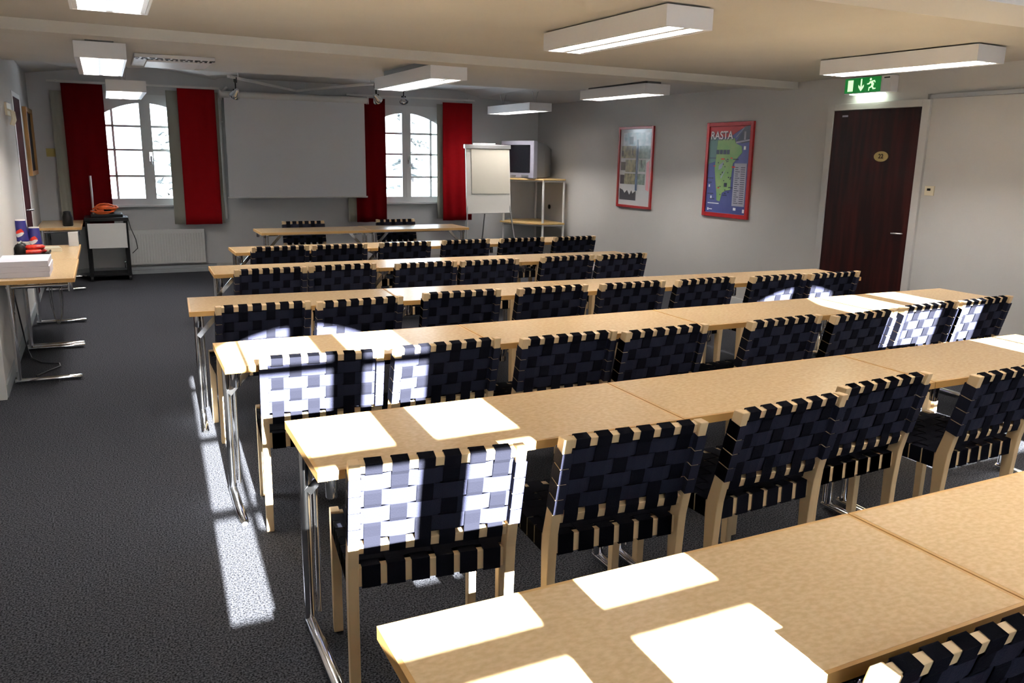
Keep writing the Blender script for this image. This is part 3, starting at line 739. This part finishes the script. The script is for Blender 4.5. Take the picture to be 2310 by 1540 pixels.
# local: front faces -y
b = MB(); b.box((-.34, -.25, 0), (.34, -.16, .55)); b.build('front_bezel', 'silver', t, .012)
b = MB(); b.box((-.27, -.256, .085), (.27, -.249, .49)); b.build('screen', 'tvglass', t, .004)
b = MB()
A = [(-.33, -.16, .01), (.33, -.16, .01), (.33, -.16, .535), (-.33, -.16, .535)]; Bq = [(-.315, .03, .01), (.315, .03, .01), (.315, .03, .51), (-.315, .03, .51)]; Cq = [(-.24, .25, .03), (.24, .25, .03), (.25, .25, .43), (-.25, .25, .43)]
fs = [(3, 2, 1, 0)]
for o_ in (0, 4): fs += [(o_+i, o_+(i+1) % 4, o_+4+(i+1) % 4, o_+4+i) for i in range(4)]
fs += [(8, 9, 10, 11)]
b.add(A+Bq+Cq, fs); b.build('body', 'greyp', t, .01)
b = MB(); b.box((-.1, -.258, .03), (-.02, -.25, .045)); b.box((.1, -.258, .025), (.24, -.25, .055)); b.build('control_strip', 'greyp', t)
b = MB()
for i in range(5): b.obox((-.288, .10+.022*i, .16), (.004, 0, 0), (0, .005, 0), (0, 0, .07))
b.build('vent_slots', 'black', t)

# ------------------------------------------------------------------ trolley
t = thing('av_trolley', 'black wheeled trolley with a white front panel, beside the radiator', 'trolley', (-.03, 11.56, 0))
for x in (-.215, .215):
    for y in (-.2, .2):
        b = MB(); b.box((x-.022, y-.022, .06), (x+.022, y+.022, .74)); lg = b.build('leg', 'blackmetal', t)
        b = MB(); b.tube([(x-.014, y, .032), (x+.014, y, .032)], .032, 14); b.build('caster', 'black', lg)
b = MB(); b.box((-.245, -.23, .74), (.245, .23, .785)); b.build('tabletop', 'black', t, .005)
b = MB(); b.box((-.215, -.238, .41), (.215, -.222, .715)); b.build('front_panel', 'white', t, .002)
b = MB(); b.box((-.24, -.215, .06), (.24, .215, .075)); b.build('lower_shelf', 'black', t)
b = MB(); b.box((-.24, -.205, .40), (-.225, .205, .70)); b.build('side_panel', 'black', t)
t = thing('overhead_projector', 'dark overhead projector base with upright grey post on the trolley', 'projector', (-.03, 11.58, .785))
b = MB(); b.box((-.17, -.17, 0), (.19, .17, .035)); b.build('base', 'black', t, .006)
b = MB(); b.box((.02, -.12, .035), (.17, .12, .040)); b.build('glass_stage', 'tvglass', t)
b = MB(); b.tube([(-.135, -.08, .035), (-.135, -.08, .50)], .012, 8); b.build('post', 'alu', t)
b = MB(); b.lathe([(.06, 0), (.075, .03), (.05, .08), (.02, .11)], (.03, .03, .04), 14); b.obox((.08, .02, .10), (.05, 0, .02), (0, .03, 0), (-.01, 0, .02)); b.build('projector_head', 'black', t)
b = MB(); pts = []
for i in range(90):
    a = i*.36; k = i//18; rr = .095+.01*math.sin(i*.9); tl = [.15, .75, -.5, .95, .3][k]
    pts.append((rr*1.3*math.cos(a)-.02+.012*k, rr*.8*math.sin(a)*math.cos(tl), .055+.012*k+rr*.62*math.sin(a)*math.sin(tl)))
b.tube(pts, .009, 6); tag(b.build('cable_coil', 'orange', loc=(-.04, 11.50, .800)), 'orange coiled extension cable lying on the trolley top', 'cable')
b = MB(); b.tube([(.19, 11.45, .79), (.215, 11.42, .77), (.235, 11.42, .65), (.285, 11.45, .50), (.30, 11.5, .38), (.24, 11.6, .31)], .005, 6)
tag(b.build('power_cable', 'blackcable'), 'thin black cable hanging down the right side of the trolley', 'cable')

# ------------------------------------------------------------------ things on the side tables
for i, lab in enumerate(['white paper ream at the bottom of the stack on the near side table', 'white paper ream in the middle of the side table stack', 'white paper ream topmost in the stack on the near side table']):
    j = [0, .004, -.003][i]
    b = MB(); b.box((-.155, -.21, 0), (.155, .21, .037)); tag(b.build('paper_ream', 'paper', bevel=.002, loc=(-.557+j, 6.72, TZ+.0005+i*.0375)), lab, 'paper', 'paper reams')
t = thing('serving_tray', 'flat black tray holding red packets on the side table', 'tray', (-.60, 8.0, TZ))
b = MB(); b.box((-.125, -.17, 0), (.125, .17, .006)); b.build('bottom', 'black', t, .002)
b = MB()
for s in (-1, 1): b.box((min(s*.118, s*.13), -.175, .004), (max(s*.118, s*.13), .175, .022)); b.box((-.118, min(s*.163, s*.175), .004), (.118, max(s*.163, s*.175), .022))
b.build('rim', 'black', t, .002)
def packet(loc, rz, lab):
    b = MB(); b.lathe([(.004, -.075), (.024, -.06), (.030, -.03), (.032, 0), (.030, .03), (.024, .06), (.004, .075)], (0, 0, 0), 12)
    b.v = [(p[2]*1.0, p[0], max(-.017, min(.02, p[1]*.8))+.018) for p in b.v]
    tag(b.build('snack_packet', 'redpack', loc=loc, rz=rz), lab, 'packet', 'red packets on the tray')
packet((-.60, 7.93, TZ+.006), .2, 'red packet at the front of the black tray')
packet((-.57, 8.03, TZ+.006), -.3, 'red packet lying in the middle of the black tray')
packet((-.58, 7.985, TZ+.042), .1, 'red packet on top of the other red packets')
def pot(loc, lab):
    t = thing('coffee_pot', lab, 'pot', loc, 0, 'black pots on the tray')
    b = MB(); b.lathe([(.036, 0), (.042, .02), (.042, .06), (.03, .085), (.012, .095)], n=18); b.build('body', 'black', t)
    b = MB(); b.lathe([(.008, .09), (.012, .1), (.006, .108)], n=10); b.build('lid_knob', 'chrome', t)
pot((-.685, 7.90, TZ+.006), 'small round black pot at the wall side of the tray')
pot((-.68, 8.0, TZ+.006), 'small round black pot behind the other black pot')
def cups(loc, lab, nrim, group='paper cup stacks'):
    t = thing('paper_cup_stack', lab, 'cup', loc, R(-10), group); t.scale = (1.35, 1.35, 1.3)
    b = MB()
    for i in range(nrim): b.lathe([(.045, .013*i), (.047, .013*i+.004), (.044, .013*i+.011)], n=22)
    if nrim: b.build('stacked_rims', 'cupwhite', t)
    z = .013*nrim
    b = MB(); b.lathe([(.0445, z), (.046, z+.004), (.0435, z+.012), (.031, z+.135)], n=24); b.build('cup', 'cupblue', t)
    b = MB(); b.lathe([(.031, z+.135), (.0315, z+.141), (.028, z+.141)], n=24); b.build('base_ring', 'cupwhite', t)
    # round two-tone emblem on the cup wall
    for (m, lo, hi, nm) in (('emred', .02, 1, 'emblem_upper'), ('emwhite', -1, .02, 'emblem_lower')):
        b = MB(); vs = []; fs = []; N = 10; k = 0
        for i in range(N):
            for j in range(N):
                u0, u1, v0, v1 = -1+2*i/N, -1+2*(i+1)/N, lo+(hi-lo)*j/N, lo+(hi-lo)*(j+1)/N
                um, vm = (u0+u1)/2, (v0+v1)/2
                if um*um+vm*vm > 1: continue
                for (u, v) in ((u0, v0), (u1, v0), (u1, v1), (u0, v1)):
                    h = .055+.024*v + .005*math.sin(u*2.5); rr = .0438-(.0125)*((h-.012)/.123)+.0012; a = -PI/2+u*.62
                    vs.append((rr*math.cos(a), rr*math.sin(a), z+h))
                fs.append((k, k+1, k+2, k+3)); k += 4
        b.add(vs, fs); b.build(nm, m, t)
cups((-.695, 8.30, TZ), 'taller stack of upside-down dark blue paper cups against the left wall', 5)
cups((-.60, 8.33, TZ), 'shorter stack of upside-down dark blue paper cups', 1)
b = MB(); b.box((-.075, -.09, 0), (.075, .09, .028)); b.box((-.07, -.085, .028), (.07, .085, .034))
tag(b.build('napkin_pack', 'cream', bevel=.008, loc=(-.475, 8.2, TZ), rz=.15), 'cream pack of napkins on the side table right of the cups', 'napkins')
b = MB(); b.box((-.04, -.035, 0), (.04, .035, .125)); b.box((-.03, -.036, .03), (.03, -.0349, .1))
tag(b.build('leaflet_box', 'white', bevel=.003, loc=(-.31, 8.60, TZ)), 'small upright white box at the far end of the side table', 'box')
b = MB(); b.lathe([(.048, 0), (.055, .01), (.055, .10), (.04, .15), (.042, .165), (.02, .172)], n=18)
tag(b.build('loudspeaker', 'black', loc=(-.43, 10.86, TZ)), 'small black loudspeaker on the corner side table', 'loudspeaker')
# cables under the side tables
b = MB(); b.tube([(-.70, 7.2, .55), (-.68, 7.25, .3), (-.66, 7.3, .06), (-.63, 7.2, .01), (-.55, 7.02, .008), (-.43, 6.95, .008), (-.42, 6.85, .008), (-.48, 6.75, .008), (-.56, 6.6, .008)], .006, 6)
tag(b.build('floor_cable', 'blackcable'), 'black cable on the carpet under the near side table', 'cable')
b = MB(); pts = []
for i in range(40):
    f = i/39; a = f*4*PI; pts.append((-.47+.05*math.sin(a)*(.4+.6*math.sin(PI*f)), 8.12+.03*math.cos(a), .62-.28*(1-math.cos(a))*.9-.02*f))
b.tube(pts, .004, 6); tag(b.build('hanging_cable', 'cable'), 'grey cable hanging in loops under the second side table', 'cable')

# ------------------------------------------------------------------ outside
b = MB(); b.box((-60, -60, -3.3), (70, 90, -3.2)); struct(b.build('ground_outside', 'snow'), 'bright snow-covered ground outside the windows')
def tree(x, y, h, lab, bare=False):
    t = thing('conifer_tree' if not bare else 'birch_tree', lab, 'tree', (x, y, -3.2), 0, 'trees outside the back windows')
    rg = random.Random(int(x*10+y))
    b = MB(); b.tube([(0, 0, 0), (.05, 0, h*.5), (0, .03, h)], [.16, .1, .02], 8); b.build('trunk', 'bark', t)
    b = MB()
    for i in range(60):
        z = h*(.18+.8*rg.random()); L = (1-z/h)*h*.26+.1; a = rg.random()*2*PI; d = Vector((math.cos(a), math.sin(a), -.25 if not bare else .6)).normalized()
        p = Vector((0, 0, z)); q = p+d*L; b.tube([p, (p+q)/2+Vector((0, 0, .05)), q], [.03, .02, .006], 5)
        if not bare:
            w = d.cross(Vector((0, 0, 1))).normalized()
            for k in range(4):
                c = p+d*L*(.3+.2*k); r = .12*(1.1-.15*k)*rg.uniform(.7, 1.3)*2
                b.add([c-w*r, c+d*r*.8, c+w*r, c-d*r*.5, c+Vector((0, 0, r*.35)), c-Vector((0, 0, r*.4))], [(0, 1, 4), (1, 2, 4), (2, 3, 4), (3, 0, 4), (1, 0, 5), (2, 1, 5), (3, 2, 5), (0, 3, 5)])
    b.build('branches', 'needles' if not bare else 'bark', t)
tree(1.6, 27, 5.6, 'pale conifer seen through the right pane of the first window')
tree(8.6, 25, 7.4, 'tall pale conifer seen through the second window right pane')
tree(7.2, 27, 6.0, 'smaller pale conifer seen left of centre in second window')
tree(10.2, 30, 6.4, 'bare pale birch at the right edge of the second window', True)

# ------------------------------------------------------------------ light
w = bpy.data.worlds.new('World'); S.world = w; w.use_nodes = True; nt = w.node_tree; bg = nt.nodes['Background']
sky = nt.nodes.new('ShaderNodeTexSky'); sky.sky_type = 'HOSEK_WILKIE'; sky.turbidity = 3.0; sky.ground_albedo = .7
sd = Vector((-.05, -1, .295)).normalized(); sky.sun_direction = sd
mx = nt.nodes.new('ShaderNodeMixRGB'); mx.inputs[0].default_value = .55; mx.inputs[2].default_value = (.80, .90, 1., 1)
nt.links.new(sky.outputs[0], mx.inputs[1]); nt.links.new(mx.outputs[0], bg.inputs['Color']); bg.inputs['Strength'].default_value = 12.
su = bpy.data.lights.new('sun', 'SUN'); su.energy = 175; su.angle = R(.35); su.color = (1, .97, .92)
so = bpy.data.objects.new('sun', su); COL.objects.link(so); so.location = (0, -8, 6); so.rotation_euler = sd.to_track_quat('Z', 'Y').to_euler()

# ------------------------------------------------------------------ camera
F, yaw, pitch, roll = 1850.16, .4561, .2220, .0161
f = Vector((math.sin(yaw)*math.cos(pitch), math.cos(yaw)*math.cos(pitch), -math.sin(pitch))); r = Vector((math.cos(yaw), -math.sin(yaw), 0)); u = r.cross(f)
r2 = math.cos(roll)*r + math.sin(roll)*u; u2 = -math.sin(roll)*r + math.cos(roll)*u
cam = bpy.data.cameras.new('camera'); cam.sensor_width = 36; cam.sensor_fit = 'HORIZONTAL'; cam.lens = F*36/2310; cam.clip_start = .05
co = bpy.data.objects.new('camera', cam); COL.objects.link(co)
co.matrix_world = Matrix(((r2.x, u2.x, -f.x, 0), (r2.y, u2.y, -f.y, 0), (r2.z, u2.z, -f.z, 1.6), (0, 0, 0, 1)))
S.camera = co
S.view_settings.view_transform = 'Standard'; S.view_settings.look = 'None'; S.view_settings.gamma = 1; S.view_settings.exposure = .48
try: S.view_settings.use_curve_mapping = False
except Exception: pass
S.cycles.use_denoising = True
S.cycles.max_bounces = 8; S.cycles.diffuse_bounces = 4; S.cycles.transparent_max_bounces = 12
